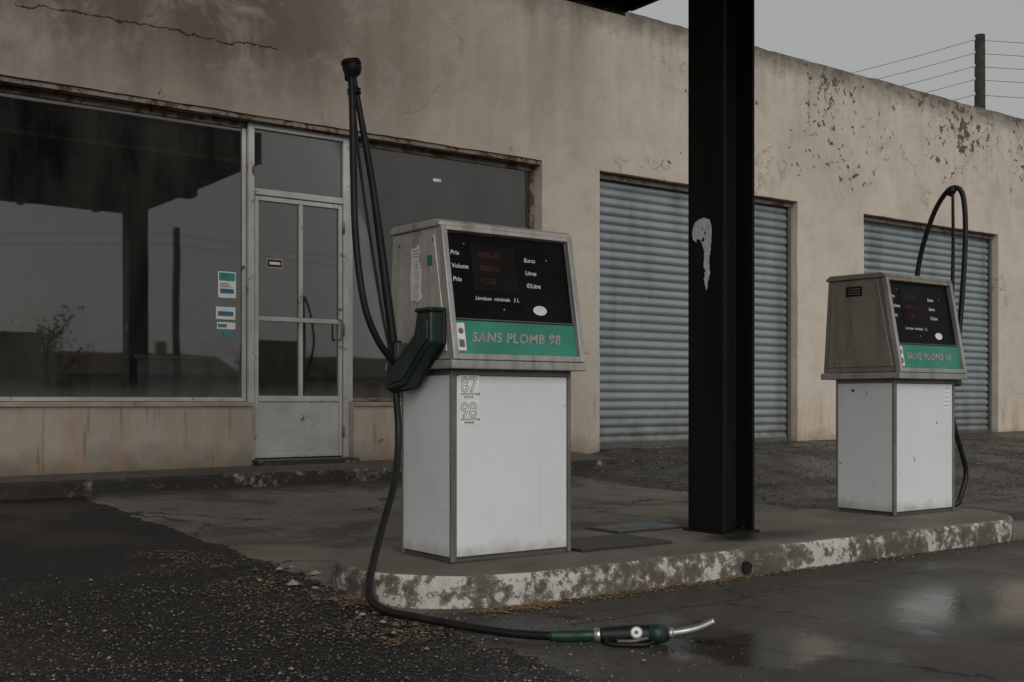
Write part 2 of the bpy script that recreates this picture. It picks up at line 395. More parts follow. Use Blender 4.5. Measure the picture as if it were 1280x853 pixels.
# ---------------------------------------------------------------- ground
def cl(t): return max(0,min(1,t))
def wz(x): return .278+.0095*max(-5,min(22,x))
def g(x,y):
    a=cl((y-4)/(8.72-4)); base=.175*a
    b=cl((y-6.2)/3.2); rx=cl((x-6.9)/1.3)
    z=base+rx*b*(wz(x)-.175*cl(a))
    if y>9.4: z=max(z,wz(x)-.02)
    return z
def axis(lo,hi,st):
    a=[]; x=lo
    while x<hi+1e-6: a.append(x); x+=st
    s=st
    while a[-1]<600: s*=1.6; a.append(a[-1]+s)
    s=st; 
    while a[0]>-600: s*=1.6; a.insert(0,a[0]-s)
    return a
xs=axis(-3,20,.2); ys=axis(-3,11,.2)
v=[];f=[]
for j,y in enumerate(ys):
    for i,x in enumerate(xs):
        v.append((x,y,g(x,y)+.006*mnoise.noise(Vector((x*.9,y*.9,0))) * (1 if abs(x)<30 and abs(y)<30 else 0)))
W=len(xs)
for j in range(len(ys)-1):
    for i in range(W-1): f.append((j*W+i,j*W+i+1,(j+1)*W+i+1,(j+1)*W+i))
mobj('ground',v,f,M['asphalt'],smooth=True)

def jag(t,seed,a=.06):
    return a*(mnoise.noise(Vector((t*2.1,seed,0)))+.6*mnoise.noise(Vector((t*7,seed+3,0)))+.35*mnoise.noise(Vector((t*23,seed+5,0))))
def slab(name,y0,y1,xl,xr,st,ja,jb):
    v=[];f=[]
    n=int((y1-y0)/st)
    nx=60
    for j in range(n+1):
        y=y0+(y1-y0)*j/n
        a=xl(y)+jag(y,1,ja); b=xr(y)+jag(y,9,jb)
        for i in range(nx+1):
            u=i/nx; x=a+(b-a)*u
            e=.012 if 0<i<nx else -.004
            if i==0: x-=.03
            v.append((x,y,g(x,y)+e+.004*mnoise.noise(Vector((x*.9,y*.9,0)))))
    for j in range(n):
        for i in range(nx): f.append((j*(nx+1)+i,j*(nx+1)+i+1,(j+1)*(nx+1)+i+1,(j+1)*(nx+1)+i))
    return mobj(name,v,f,M['conc'],smooth=True)
slab('concrete_forecourt',4.45,8.74,lambda y:2.42,lambda y:6.85,.04,.09,.12)
slab('concrete_apron',-6,4.45,lambda y:2.28+.05*math.sin(y*2),lambda y:18,.05,.16,.0)

# ---------------------------------------------------------------- pump island
def rrect(x0,x1,y0,y1,r,n=14,ns=50):
    P=[]
    def seg(a,b,k):
        for i in range(k): t=i/k; P.append((a[0]+(b[0]-a[0])*t,a[1]+(b[1]-a[1])*t))
    def arc(cx,cy,a0):
        for i in range(n): a=R(a0+90*i/n); P.append((cx+r*math.cos(a),cy+r*math.sin(a)))
    seg((x0+r,y0),(x1-r,y0),ns); arc(x1-r,y0+r,-90); seg((x1,y0+r),(x1,y1-r),4); arc(x1-r,y1-r,0)
    seg((x1-r,y1),(x0+r,y1),ns); arc(x0+r,y1-r,90); seg((x0,y1-r),(x0,y0+r),4); arc(x0+r,y0+r,180)
    return P
isl=empty('pump_island',(0,0,0))
OL=rrect(2.37,7.12,3.86,5.05,.58,16,110); N=len(OL)
v=[];f=[]
rings=[(-.1,0),(.0,0),(.05,.002),(.10,.004),(.132,.008),(.145,.018),(.150,.034)]
for (z,ins) in rings:
    for (x,y) in OL:
        d=Vector((x-max(2.95,min(6.54,x)),y-max(4.44,min(4.47,y)))); d.normalize() if d.length else None
        nn=.006*mnoise.noise(Vector((x*6,y*6,z*12)))+.006*mnoise.noise(Vector((x*22,y*22,z*30)))
        if z>.11: nn-=.014*max(0,mnoise.noise(Vector((x*5,y*5,3)))*2)
        v.append((x-d.x*(ins-nn),y-d.y*(ins-nn),z+(.003*mnoise.noise(Vector((x*9,y*9,1))) if z>.1 else 0)))
K=len(rings)
for r in range(K-1):
    for i in range(N): f.append((r*N+i,r*N+(i+1)%N,(r+1)*N+(i+1)%N,(r+1)*N+i))
f.append(tuple((K-1)*N+i for i in range(N)))
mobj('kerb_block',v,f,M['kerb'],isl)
hp=[]
for i in range(22):
    a=2*math.pi*i/22; r=.031*(1+.25*mnoise.noise(Vector((math.cos(a)*1.7,math.sin(a)*1.7,2))))
    hp.append((4.26+r*math.cos(a),3.8465,.055+r*.95*math.sin(a)))
mobj('drain_hole',hp+[(p[0],3.90,p[2]) for p in hp],[tuple(range(22))]+[(i,(i+1)%22,(i+1)%22+22,i+22) for i in range(22)],M['hole'],isl)
pl=empty('metal_cover_plate',(3.8,4.4,.15))
box('plate',-.30,.30,-.19,.20,-.01,.016,M['plate'],pl,.003)
for a in (-.24,.24):
    box('lifting_lug_%d'%(a>0),a-.02,a+.02,-.01,.01,.0165,.024,M['rust'],pl,.002)
pl=empty('metal_cover_plate.001',(4.42,4.84,.15))
box('plate',-.24,.24,-.13,.13,-.01,.014,M['bplate'],pl,.003)
box('rim',-.26,.26,-.15,.15,-.01,.008,M['plate'],pl,.002)

# ---------------------------------------------------------------- pavement
pv=empty('pavement',(0,0,0))
v=[];f=[]
n=240
prof=lambda x:[(8.72,.0),(8.72,.12),(8.722,.20),(8.724,.27),(8.735,.296),(8.76,.302),(9.05,.316),(9.46,wz(x)+.001)]
for i in range(n+1):
    x=-5+12.72*i/n
    for k,(y,z) in enumerate(prof(x)):
        nn=mnoise.noise(Vector((x*5,k*.6,2)))*.008+mnoise.noise(Vector((x*17,k*.9,5)))*.006
        if 1<=k<=4: y+=nn-.004; 
        if k in (4,5): z-=max(0,nn)*1.4
        v.append((x,y,z))
k=len(prof(0))
for i in range(n):
    for j in range(k-1): f.append((i*k+j,(i+1)*k+j,(i+1)*k+j+1,i*k+j+1))
b=len(v); v.append((7.72,9.46,0)); f.append(tuple(n*k+j for j in range(k))+(b,))
mobj('kerb_and_slab',v,f,M['kerb2'],pv)

# ---------------------------------------------------------------- building
B=empty('gas_station_shop_building',(0,0,0))
YW=9.4
ops=[(-.6,7.27,.873,3.40),(4.06,5.06,-1,.873),(8.06,11.32,-1,3.39),(12.65,15.86,-1,3.37)]
def ax(lo,hi,st,br):
    a=sorted(set([round(q,4) for q in br]+[lo,hi])); out=[]
    for p,q in zip(a,a[1:]):
        m=max(1,round((q-p)/st))
        for i in range(m): out.append(p+(q-p)*i/m)
    out.append(a[-1]); return out
X=ax(-5,22,.11,[-.6,7.27,4.06,5.06,8.06,11.32,12.65,15.86]); Z=ax(-.2,5.19,.11,[.873,3.40,3.39,3.37])
def hole(x,z): return any(a<x<b and c<z<d for a,b,c,d in ops)
nx,nz=len(X),len(Z)
solid=[[not hole((X[i]+X[i+1])/2,(Z[j]+Z[j+1])/2) for j in range(nz-1)] for i in range(nx-1)]
v=[];f=[]
def edgey(i,j):
    c=[solid[a][b] for a in (i-1,i) for b in (j-1,j) if 0<=a<nx-1 and 0<=b<nz-1]
    return not all(c)
for yy in (YW,YW+.28):
    for i in range(nx):
        for j in range(nz):
            x,z=X[i],Z[j]; p=Vector((x*1.3,z*1.3,0))
            dy=.007*mnoise.noise(p)+.003*mnoise.noise(p*5) if yy==YW else 0
            dz=dx=0
            if j==nz-1: dz=.016*mnoise.noise(Vector((x*1.1,0,4)))+.014*mnoise.noise(Vector((x*6,0,4)))
            elif yy==YW and edgey(i,j):
                dx=.007*mnoise.noise(Vector((z*5,x,7))); dz=.007*mnoise.noise(Vector((x*5,z,8)))
                dy+=.007*abs(mnoise.noise(Vector((x*7,z*7,2))))
            v.append((x+dx,yy+dy,z+dz))
I=lambda s,i,j:(s*nx+i)*nz+j
for i in range(nx-1):
    for j in range(nz-1):
        if not solid[i][j]: continue
        f.append((I(0,i,j),I(0,i+1,j),I(0,i+1,j+1),I(0,i,j+1)))
        f.append((I(1,i,j),I(1,i,j+1),I(1,i+1,j+1),I(1,i+1,j)))
        if i==0 or not solid[i-1][j]: f.append((I(0,i,j),I(0,i,j+1),I(1,i,j+1),I(1,i,j)))
        if i==nx-2 or not solid[i+1][j]: f.append((I(0,i+1,j),I(1,i+1,j),I(1,i+1,j+1),I(0,i+1,j+1)))
        if j==nz-2 or not solid[i][j+1]: f.append((I(0,i,j+1),I(0,i+1,j+1),I(1,i+1,j+1),I(1,i,j+1)))
        if j==0 or not solid[i][j-1]: f.append((I(0,i,j),I(1,i,j),I(1,i+1,j),I(0,i+1,j)))
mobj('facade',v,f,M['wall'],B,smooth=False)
box('side_wall_west',-5,-4.75,YW+.283,18,-.2,5.17,M['wall'],B)
box('side_wall_east',21.75,22,YW+.283,18,-.2,5.17,M['wall'],B)
box('rear_wall',-5,22,18.003,18.25,-.2,5.17,M['wall'],B)
box('roof',-4.74,21.74,YW+.285,18,4.7,4.85,M['roofd'],B)
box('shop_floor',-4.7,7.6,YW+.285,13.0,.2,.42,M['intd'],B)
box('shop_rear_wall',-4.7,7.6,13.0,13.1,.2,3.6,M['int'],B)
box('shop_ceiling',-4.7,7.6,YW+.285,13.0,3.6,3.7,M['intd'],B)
box('shop_partition',7.62,7.74,YW+.285,13.1,.2,3.7,M['int'],B)
box('shop_inner_door',1.6,2.5,12.94,12.995,.42,2.6,M['intd'],B)
box('counter',3.20,4.20,9.86,10.3,.42,1.25,M['counter'],B,.01)
box('counter_top',3.16,4.24,9.83,10.34,1.251,1.285,M['stk'],B,.004)
box('shelf',0.3,1.5,12.3,12.7,.42,1.6,M['int'],B,.01)
box('office_chair_back',2.70,2.98,10.5,10.56,.95,1.30,M['rubber'],B,.02)
tube('office_chair_post',[(2.84,10.53,.42),(2.84,10.53,1.0)],.03,M['rubber'],B,raw=True)
box('stacked_boxes',3.9,4.2,10.0,10.25,1.286,1.46,M['intd'],B,.01)
box('sill_west',-.62,4.057,YW-.022,YW+.18,.835,.876,M['sill'],B,.006)
box('sill_east',5.063,7.268,YW-.022,YW+.18,.835,.876,M['sill'],B,.006)
YG=YW+.13
def fr(nm,x0,x1,z0,z1,mat,y0=YG,y1=YG+.05,b=.004): return box(nm,x0,x1,y0,y1,z0,z1,M[mat],B,b)
fr('lintel_angle',-.6,7.268,3.355,3.398,'rust',YW+.02,YW+.13)
fr('window_head_rail',-.6,4.055,3.30,3.352,'rust')
fr('window_head_rail_east',5.115,7.268,3.30,3.352,'rust')
fr('window_bottom_rail',-.6,4.055,.880,.915,'doorpaint')
fr('window_bottom_rail_east',5.115,7.268,.880,.915,'rust')
fr('window_jamb_east',7.215,7.267,.917,3.298,'rust')
fr('window_jamb_west',-.6,-.55,.917,3.298,'rust')
fr('glazing_bead',4.02,4.055,.917,3.298,'doorpaint')
box('window_glass_west',-.55,4.02,YG+.02,YG+.026,.915,3.30,M['glass'],B)
box('window_glass_east',5.115,7.215,YG+.02,YG+.026,.915,3.30,M['glass'],B)
box('window_film_east',5.10,7.26,YG+.030,YG+.034,.80,3.36,M['film'],B)
YD=YW+.09
def dr(nm,x0,x1,z0,z1,mat='doorpaint',y0=YD,y1=YD+.06): return box(nm,x0,x1,y0,y1,z0,z1,M[mat],B,.004)
dr('door_post_left',4.062,4.118,.33,3.352); dr('door_post_right',5.0,5.058,.33,3.352)
dr('door_post_cover',5.058,5.112,.88,3.352,'doorpaint',YD+.03,YD+.075)
dr('transom_head',4.119,4.999,3.305,3.352); dr('transom_bar',4.119,4.999,2.72,2.775)
box('transom_glass',4.119,4.999,YD+.03,YD+.036,2.775,3.305,M['glass'],B)
box('threshold',4.065,5.055,YW-.12,YW+.2,.30,.365,M['kerb2'],B,.008)
a,bx=4.125,4.993
dr('door_stile_left',a,a+.035,.375,2.712,y0=YD+.01); dr('door_stile_right',bx-.035,bx,.375,2.712,y0=YD+.01)
dr('door_top_rail',a+.036,bx-.036,2.672,2.712,y0=YD+.01)
dr('door_mid_rail',a+.036,bx-.036,1.60,1.64,y0=YD+.012); dr('door_mullion',4.555,4.592,.93,1.598,y0=YD+.012)
dr('door_mullion_upper',4.555,4.592,1.642,2.670,y0=YD+.012)
dr('door_lock_rail',a+.036,bx-.036,.88,.93,y0=YD+.01)
box('door_kick_panel',a+.036,bx-.036,YD+.022,YD+.045,.40,.88,M['doorpaint'],B,.003)
dr('door_bottom_rail',a+.036,bx-.036,.375,.41,y0=YD+.012)
box('door_glass',a+.03,bx-.03,YD+.035,YD+.041,.93,2.68,M['glass'],B)
tube('door_handle',[(4.95,YD-.005,1.45),(4.95,YD-.05,1.47),(4.95,YD-.05,1.62),(4.95,YD-.005,1.64)],.009,M['rust'],B,seg=8)
for i,zz in enumerate((.6,1.55,2.5)): tube('door_hinge_%d'%i,[(4.998,YD-.006,zz-.05),(4.998,YD-.006,zz+.05)],.011,M['rust'],B,seg=8,raw=True)
ys=YG+.016
def stick(nm,x0,x1,z0,z1,mat,y=ys,t=.002): return box(nm,x0,x1,y-t,y,z0,z1,M[mat],B)
stick('window_sticker_a',3.80,3.965,1.79,2.02,'stk'); stick('window_sticker_a_print',3.81,3.955,1.94,2.01,'stkt',ys-.0025); stick('window_sticker_a_line',3.82,3.945,1.83,1.87,'stkblue',ys-.0025)
for i in range(3): stick('window_sticker_a_text_%d'%i,3.82,3.93-.02*i,1.885+.015*i,1.890+.015*i,'stkg',ys-.0025)
stick('window_sticker_b',3.78,3.96,1.60,1.71,'stk'); stick('window_sticker_b_print',3.80,3.94,1.63,1.67,'stkblue',ys-.0025)
stick('window_sticker_c',3.79,3.96,1.515,1.575,'stk'); stick('window_sticker_c_print',3.80,3.88,1.53,1.56,'stkt',ys-.0025); stick('window_sticker_d',3.85,3.95,1.45,1.49,'stkt')
stick('door_sticker_border',4.245,4.40,2.08,2.165,'stky',YD+.034); stick('door_sticker',4.255,4.39,2.09,2.155,'rubber',YD+.0315,.001); stick('door_sticker_text',4.27,4.375,2.11,2.135,'lbl',YD+.03,.001)
stick('small_label',6.02,6.11,3.06,3.09,'lbl')
def shutter(nm,x0,x1,z0,z1):
    E=YW+.155; v=[];f=[]; p=.098
    m=int((z1-z0)/p)+1; prof=[]
    for i in range(m):
        for (t,dy) in ((0,.004),(.06,.020),(.13,.006),(.28,-.012),(.5,-.020),(.72,-.015),(.90,-.002)):
            prof.append((E+dy,min(z0+(i+t)*p,z1)))
    nn=12
    for k,(y,z) in enumerate(prof):
        for i in range(nn+1):
            x=x0+(x1-x0)*i/nn
            v.append((x,y+.005*mnoise.noise(Vector((x*1.5,z*2.5,3)))+.003*mnoise.noise(Vector((0,(k//7)*3.7,1))),z+.002*mnoise.noise(Vector((x,(k//7)*2.3,9)))))
    for k in range(len(prof)-1):
        for i in range(nn): f.append((k*(nn+1)+i,k*(nn+1)+i+1,(k+1)*(nn+1)+i+1,(k+1)*(nn+1)+i))
    mobj(nm+'_slats',v,f,M['shutter'],B,smooth=True)
    box(nm+'_guide_left',x0-.0,x0+.045,E-.055,E-.024,z0-.05,z1-.06,M['dtrim'],B,.003)
    box(nm+'_guide_right',x1-.045,x1,E-.055,E-.024,z0-.05,z1-.06,M['dtrim'],B,.003)
    box(nm+'_bottom_bar',x0+.05,x1-.05,E-.04,E+.02,z0-.04,z0+.045,M['dtrim'],B,.006)
    box(nm+'_box_lip',x0+.002,x1-.002,E-.07,E-.02,z1-.058,z1-.003,M['rust'],B,.004)
shutter('roller_shutter_a',8.068,11.312,.39,3.385)
shutter('roller_shutter_b',12.658,15.852,.425,3.365)
box('garage_threshold_a',8.065,11.315,YW-.02,YW+.27,-.1,.372,M['kerb2'],B,.01)
box('garage_threshold_b',12.655,15.855,YW-.02,YW+.27,-.1,.41,M['kerb2'],B,.01)

# ---------------------------------------------------------------- canopy + columns
C=empty('gas_station_canopy',(2.4,4,3.75))
def cb(nm,x0,x1,y0,y1,z0,z1,mat='black',b=.01): return box(nm,x0-2.4,x1-2.4,y0-4,y1-4,z0-3.75,z1-3.75,M[mat],C,b)
cb('deck',-.78,5.61,1.72,6.23,3.80,4.02)
cb('fascia_back',-.8,5.63,6.231,6.27,3.74,4.10); cb('fascia_front',-.8,5.63,1.68,1.719,3.74,4.10)
cb('fascia_east',5.611,5.65,1.722,6.228,3.74,4.10); cb('fascia_west',-.82,-.781,1.722,6.228,3.74,4.10)
cb('main_beam',-.7,5.5,4.33,4.60,3.58,3.797)
for i in range(6): cb('rib_%d'%i,-.3+i*1.05,-.22+i*1.05,1.75,6.2,3.70,3.796,b=0)
cb('drip_edge',-.8,5.63,6.272,6.28,3.72,3.76,'rust',0)
def column(nm,x,y,z0):
    E=empty(nm,(x,y,z0)); w,d,t=.25,.27,.018; H=3.58-z0
    P=[(0,0),(t,0),(t,d/2-t/2),(w-t,d/2-t/2),(w-t,0),(w,0),(w,d),(w-t,d),(w-t,d/2+t/2),(t,d/2+t/2),(t,d),(0,d)]
    n=len(P); v=[(p[0],p[1],.012) for p in P]+[(p[0],p[1],H) for p in P]
    f=[tuple(range(n-1,-1,-1)),tuple(range(n,2*n))]+[(i,(i+1)%n,(i+1)%n+n,i+n) for i in range(n)]
    mobj('steel_section',v,f,M['black'],E,bevel=.003)
    box('base_plate',-.02,w+.02,-.02,d+.02,-.004,.0118,M['black'],E,.002)
    for i,(a,b) in enumerate(((.06,.03),(.19,.03),(.06,d-.03),(.19,d-.03))):
        tube('anchor_bolt_%d'%i,[(a,b,.01),(a,b,.03)],.008,M['black'],E,seg=6,raw=True)
    return E
c1=column('support_column',4.60,4.33,.15)
column('support_column.001',-.25,4.33,0)
ol=[(-.075,.03),(-.06,.065),(-.02,.085),(.03,.08),(.065,.05),(.078,.0),(.07,-.03),(.045,-.045),(.035,-.03),(.015,-.035),(0,-.06),(-.02,-.11),(-.012,-.17),(-.022,-.21),(-.018,-.27),(-.035,-.33),(-.05,-.27),(-.062,-.22),(-.055,-.16),(-.068,-.10),(-.072,-.04)]
fine=[]
for i in range(len(ol)):
    a,b=Vector(ol[i]),Vector(ol[(i+1)%len(ol)])
    for k in range(5):
        p=a.lerp(b,k/5); q=.008*mnoise.noise(Vector((p.x*60,p.y*60,0)))
        fine.append((p.x+q,p.y+.007*mnoise.noise(Vector((p.x*55,p.y*55,5)))))
cyl,czl=.16,1.665
v=[(-.0035,cyl+p[0],czl+p[1]) for p in fine]; 
mobj('peeled_patch',v,[tuple(range(len(v)))],M['patch'],c1)
for i in range(5):
    yy=cyl+random.uniform(-.03,.03); zz=czl+random.uniform(-.05,.04); r=random.uniform(.004,.011)
    disc('patch_scrape_%d'%i,(-.0045,yy,zz),(0,-1,0),(0,0,1),r,r*1.4,M['black'],c1,9,.0005)

# ---------------------------------------------------------------- pumps
def make_pump(nm,loc,scale,headmat,first):
    E=empty(nm,loc); E.scale=scale
    W,D,H=.68,.43,.872
    hm=M[headmat]
    box('plinth',.012,W-.012,.012,D-.012,0,.022,M['dtrim'],E,.003)
    box('cabinet_core',.014,W-.014,.014,D-.014,.02,H-.01,M['dtrim'],E)
    box('front_panel',.028,W-.020,-.002,.0135,.026,H-.03,M['white'],E,.003)
    box('rear_panel',.028,W-.028,D-.0135,D+.002,.026,H-.03,M['white'],E,.003)
    box('side_panel_left',-.002,.0135,.010,D-.012,.026,H-.012,M['white'],E,.003)
    box('side_panel_right',W-.0135,W+.002,.026,D-.026,.026,H-.012,M['white'],E,.003)
    for i,(x,y) in enumerate(((-.006,-.006),(W-.016,-.006),(-.003,D-.010),(W-.016,D-.010))):
        box('corner_post_%d'%i,x,x+(.03 if i==0 else .02),y,y+.0145,.004,H-.005,M['post'],E,.003)
    box('top_strip',-.004,W+.004,-.007,D+.004,H-.028,H,M['post'],E,.004)
    disc('side_keyhole',(-.0025,.30,.80),(0,-1,0),(0,0,1),.010,.010,M['rubber'],E,14,.002)
    x0,x1=-.033,.722
    fb,ft,bt,bb=-.056,.052,.475,.515; z0,z1=.885,1.53
    prism('head_shell',[(fb+.012,z0+.03),(ft+.012,z1-.01),(bt,z1-.01),(bb,z0+.03)],x0+.006,x1-.006,hm,E,.006)
    prism('head_base_ledge',[(fb-.014,z0-.012),(fb-.014,z0+.026),(bb+.012,z0+.029),(bb+.012,z0-.012)],x0-.008,x1+.008,M['trim'],E,.005)
    prism('head_top_cap',[(ft-.012,z1-.012),(ft-.012,z1+.008),(ft+.02,z1+.022),(bt-.02,z1+.028),(bt+.012,z1+.010),(bt+.012,z1-.008)],x0-.006,x1+.006,hm,E,.006)
    for sgn,xa,xb in ((0,x0-.001,x0+.006),(1,x1-.006,x1+.001)):
        prism('head_side_panel_%d'%sgn,[(fb+.045,z0+.065),(ft+.045,z1-.045),(bt-.035,z1-.045),(bb-.04,z0+.065)],xa,xb,hm,E,.004)
    for i,(yy,zz) in enumerate(((.02,z0+.09),(.42,z0+.09),(.10,z1-.07),(.40,z1-.07))):
        disc('side_rivet_%d'%i,(x0-.001,yy,zz),(0,-1,0),(0,0,1),.006,.006,M['dtrim'],E,8,.0025)
    O=Vector((x0,fb,z0+.026)); top=Vector((x0,ft,z1-.012)); vv=(top-O).normalized(); L=(top-O).length
    u=Vector((1,0,0)); nn=u.cross(vv); Wd=x1-x0
    MT=lambda a,b,c:Matrix(((u.x,vv.x,nn.x,(O+u*a+vv*b+nn*c).x),(u.y,vv.y,nn.y,(O+u*a+vv*b+nn*c).y),(u.z,vv.z,nn.z,(O+u*a+vv*b+nn*c).z),(0,0,0,1)))
    def fbx(name,a0,a1,b0,b1,c0,c1,mat,bev=0):
        m=MT(0,0,0); v=[m@Vector(p) for p in bv(a0,a1,b0,b1,c0,c1)]
        return mobj(name,v,BF,M[mat] if isinstance(mat,str) else mat,E,bevel=bev)
    fw=.030
    fbx('bezel_left',0,fw,0,L,-.02,.018,'trim',.004); fbx('bezel_right',Wd-fw,Wd,0,L,-.02,.018,'trim',.004)
    fbx('bezel_bottom',fw+.001,Wd-fw-.001,0,.028,-.02,.017,'trim',.004); fbx('bezel_top',fw+.001,Wd-fw-.001,L-.020,L,-.02,.017,hm,.004)
    g0=.030; g1=.185
    fbx('green_strip',fw+.001,Wd-fw-.001,g0,g1,-.016,-.006,'green',.002)
    fbx('strip_divider',fw+.001,Wd-fw-.001,g1+.001,g1+.008,-.018,.002,'dtrim',.002)
    fbx('display_panel',fw+.001,Wd-fw-.001,g1+.009,L-.021,-.020,-.010,'display',.002)
    text('grade_lettering','SANS PLOMB 98',.064,M['pink'],MT(.118,.088,-.0045),E,.2,.0012,sx=1.05,sp=1.08)
    fbx('strip_label',.042,.086,.045,.172,-.0058,-.0044,'stk')
    disc('strip_label_mark',MT(.064,.135,-.0041)@Vector((0,0,0)),u,vv,.014,.014,M['stkg'],E,16,.0006)
    fbx('strip_label_text',.050,.078,.06,.095,-.0042,-.0036,'stkg')
    fbx('display_window',.165,.41,.33,.545,-.0096,-.0078,'lcd',.001)
    for i,b in enumerate((.487,.425,.363)):
        text('digits_%d'%i,('0035.42','0028.61','1.238')[i],.036,M['digit'],MT(.205,b,-.0072),E,.12,.0005)
        text('label_left_%d'%i,('Prix','Volume','Prix')[i],.029,M['lbl'],MT((.052),b+.004,-.009),E,.15,.0005)
        text('label_right_%d'%i,('Euros','Litres','€/Litre')[i],.029,M['lbl'],MT(.465,b-.004,-.009),E,.15,.0005)
    text('minimum_delivery_text','Livraison  minimale   5 L',.025,M['lbl'],MT(.165,.285,-.009),E,.15,.0003)
    disc('oval_badge',MT(.53,.250,-.0098)@Vector((0,0,0)),u,vv,.040,.023,M['stk'],E,24,.002)
    for k,(a,b) in enumerate(((.32,.245),(.60,.50),(.13,.545))): disc('panel_screw_%d'%k,MT(a,b,-.0098)@Vector((0,0,0)),u,vv,.004,.004,M['trim'],E,8,.002)
    if first:
        for i,(s,zb) in enumerate((('87',.770),('98',.655))):
            box('grade_sticker_%d'%i,.040,.148,-.0035,-.0022,zb-.033,zb+.078,M['stk'],E)
            m=Matrix(((1,0,0,.046),(0,0,-1,-.0040),(0,1,0,zb),(0,0,0,1)))
            text('grade_number_%d'%i,s,.098,M['stkg'],m,E,0,.0020,sx=.92)
            m2=m.copy(); m2[1][3]=-.0046
            text('grade_number_fill_%d'%i,s,.098,M['stk'],m2,E,0,-.0013,sx=.92)
            m3=m.copy(); m3[2][3]=zb-.014; text('grade_line_%d'%i,"INDICE D'OCTANE",.0125,M['stkg'],m3,E,0,.0004)
            m4=m.copy(); m4[2][3]=zb-.028; m4[0][3]=.066; text('grade_line2_%d'%i,'MINIMUM' if i else 'MOTEUR',.0125,M['stkg'],m4,E,0,.0004)
        so=[(.345,1.19),(.352,1.30),(.34,1.37),(.348,1.435),(.30,1.44),(.275,1.455),(.262,1.42),(.275,1.38),(.245,1.33),(.252,1.24),(.242,1.20),(.29,1.185),(.31,1.195)]
        so=[(a-.055,b) for a,b in so]
        mobj('warning_sticker',[(x0-.0042,a,b) for a,b in so],[tuple(range(len(so)))],M['stk'],E)
        for i,zz in enumerate((1.36,1.31,1.26,1.215)):
            disc('warning_symbol_%d'%i,(x0-.0045,.242,zz),(0,-1,0),(0,0,1),.018,.018,M['stkg'],E,18,.0006)
            disc('warning_symbol_in_%d'%i,(x0-.0053,.242,zz),(0,-1,0),(0,0,1),.0158,.0158,M['stk'],E,18,.0006)
            box('warning_symbol_bar_%d'%i,x0-.0066,x0-.006,.230,.254,zz-.0015,zz+.0015,M['stkg'],E)
        for i in range(3): box('warning_text_%d'%i,x0-.0052,x0-.0046,.222,.270,1.395+i*.014,1.398+i*.014,M['stkg'],E)
        box('inspection_sticker',x0-.004,x0-.001,.108,.148,1.345,1.392,M['stkgreen'],E)
        pr=[(-.005,1.13),(-.008,.985),(.09,.905),(.215,.795),(.37,.775),(.40,.79),(.40,.835),(.27,.935),(.135,1.03),(.110,1.13)]
        prism('nozzle_boot',pr,x0-.085,x0-.003,M['plast'],E,.012)
        prism('nozzle_boot_flange',[(a-.006 if a<.1 else a+.008,b+.005 if b>1.0 else b-.006) for a,b in pr],x0-.020,x0-.0015,M['rubber'],E,.006)
        prism('nozzle_boot_recess',[(.012,1.09),(.010,1.0),(.10,.93),(.22,.825),(.34,.805),(.24,.90),(.115,1.01),(.09,1.09)],x0-.092,x0-.080,M['plast'],E,.006)
        box('nozzle_boot_rim',x0-.092,x0-.002,-.014,.118,1.125,1.145,M['plast'],E,.008)
        for i in range(2): disc('boot_bolt_%d'%i,(x0-.093,.03+.04*i,1.06-.02*i),(0,-1,0),(0,0,1),.006,.006,M['dtrim'],E,8,.003)
    else:
        box('side_label',x0-.0035,x0-.001,.21,.33,1.41,1.475,M['rubber'],E)
        for i in range(3): box('side_label_line_%d'%i,x0-.0045,x0-.0036,.225,.31,1.425+i*.016,1.428+i*.016,M['trim'],E)
        box('info_sticker',.56,.625,-.0035,-.0022,.68,.84,M['stk'],E)
        for i in range(5): box('info_line_%d'%i,.568,.617,-.0046,-.0036,.70+i*.028,.703+i*.028,M['stkg'],E)
    return E
p1=make_pump('fuel_pump',(2.79,4.27,.15),(1,1,1),'head',True)
p2=make_pump('fuel_pump.001',(6.2,4.38,.15),(.96,1.03,1.0),'head2',False)
def pc(o,par):
    bpy.context.view_layer.update(); o.matrix_parent_inverse=par.matrix_world.inverted(); return o
def wt(nm,pts,r,mat,par,**k): return pc(tube(nm,pts,r,M[mat],par,**k),par)
top=(2.487,4.64,2.40)
wt('hose_mast',[(2.72,4.64,1.06),(2.665,4.64,1.42),(2.60,4.64,1.85),(2.53,4.64,2.2),top],[.022,.021,.018,.015,.014],'rubber',p1)
wt('mast_sleeve',[(2.735,4.64,1.02),(2.715,4.64,1.16)],.030,'rubber',p1,raw=True)
wt('hose_return_loop',[(2.475,4.625,2.37),(2.480,4.62,2.18),(2.482,4.615,1.9),(2.492,4.61,1.6),(2.53,4.60,1.32),(2.60,4.60,1.16),(2.685,4.61,1.065),(2.73,4.62,1.03)],.0165,'rubber',p1)
wt('support_cable',[(2.50,4.66,2.36),(2.535,4.66,2.0),(2.60,4.66,1.6),(2.66,4.65,1.25),(2.70,4.64,1.08)],.007,'rubber',p1)
wt('mast_head',[(2.475,4.64,2.345),(2.482,4.64,2.375),(2.487,4.64,2.40),(2.487,4.64,2.425)],[.024,.030,.042,.046,.044],'rubber',p1)
wt('mast_head_cap',[(2.483,4.64,2.424),(2.480,4.64,2.442)],[.048,.040],'rubber',p1,raw=True)
wt('mast_strap',[(2.497,4.64,2.31),(2.500,4.64,2.285)],.032,'rubber',p1,raw=True)
box_=box('mast_bracket',2.70,2.765,4.59,4.69,1.035,1.15,M['dtrim'],p1,.006); pc(box_,p1)
wt('swivel_joint',[(2.70,4.63,1.05),(2.705,4.625,.97),(2.71,4.62,.92)],[.03,.033,.024],'rubber',p1)
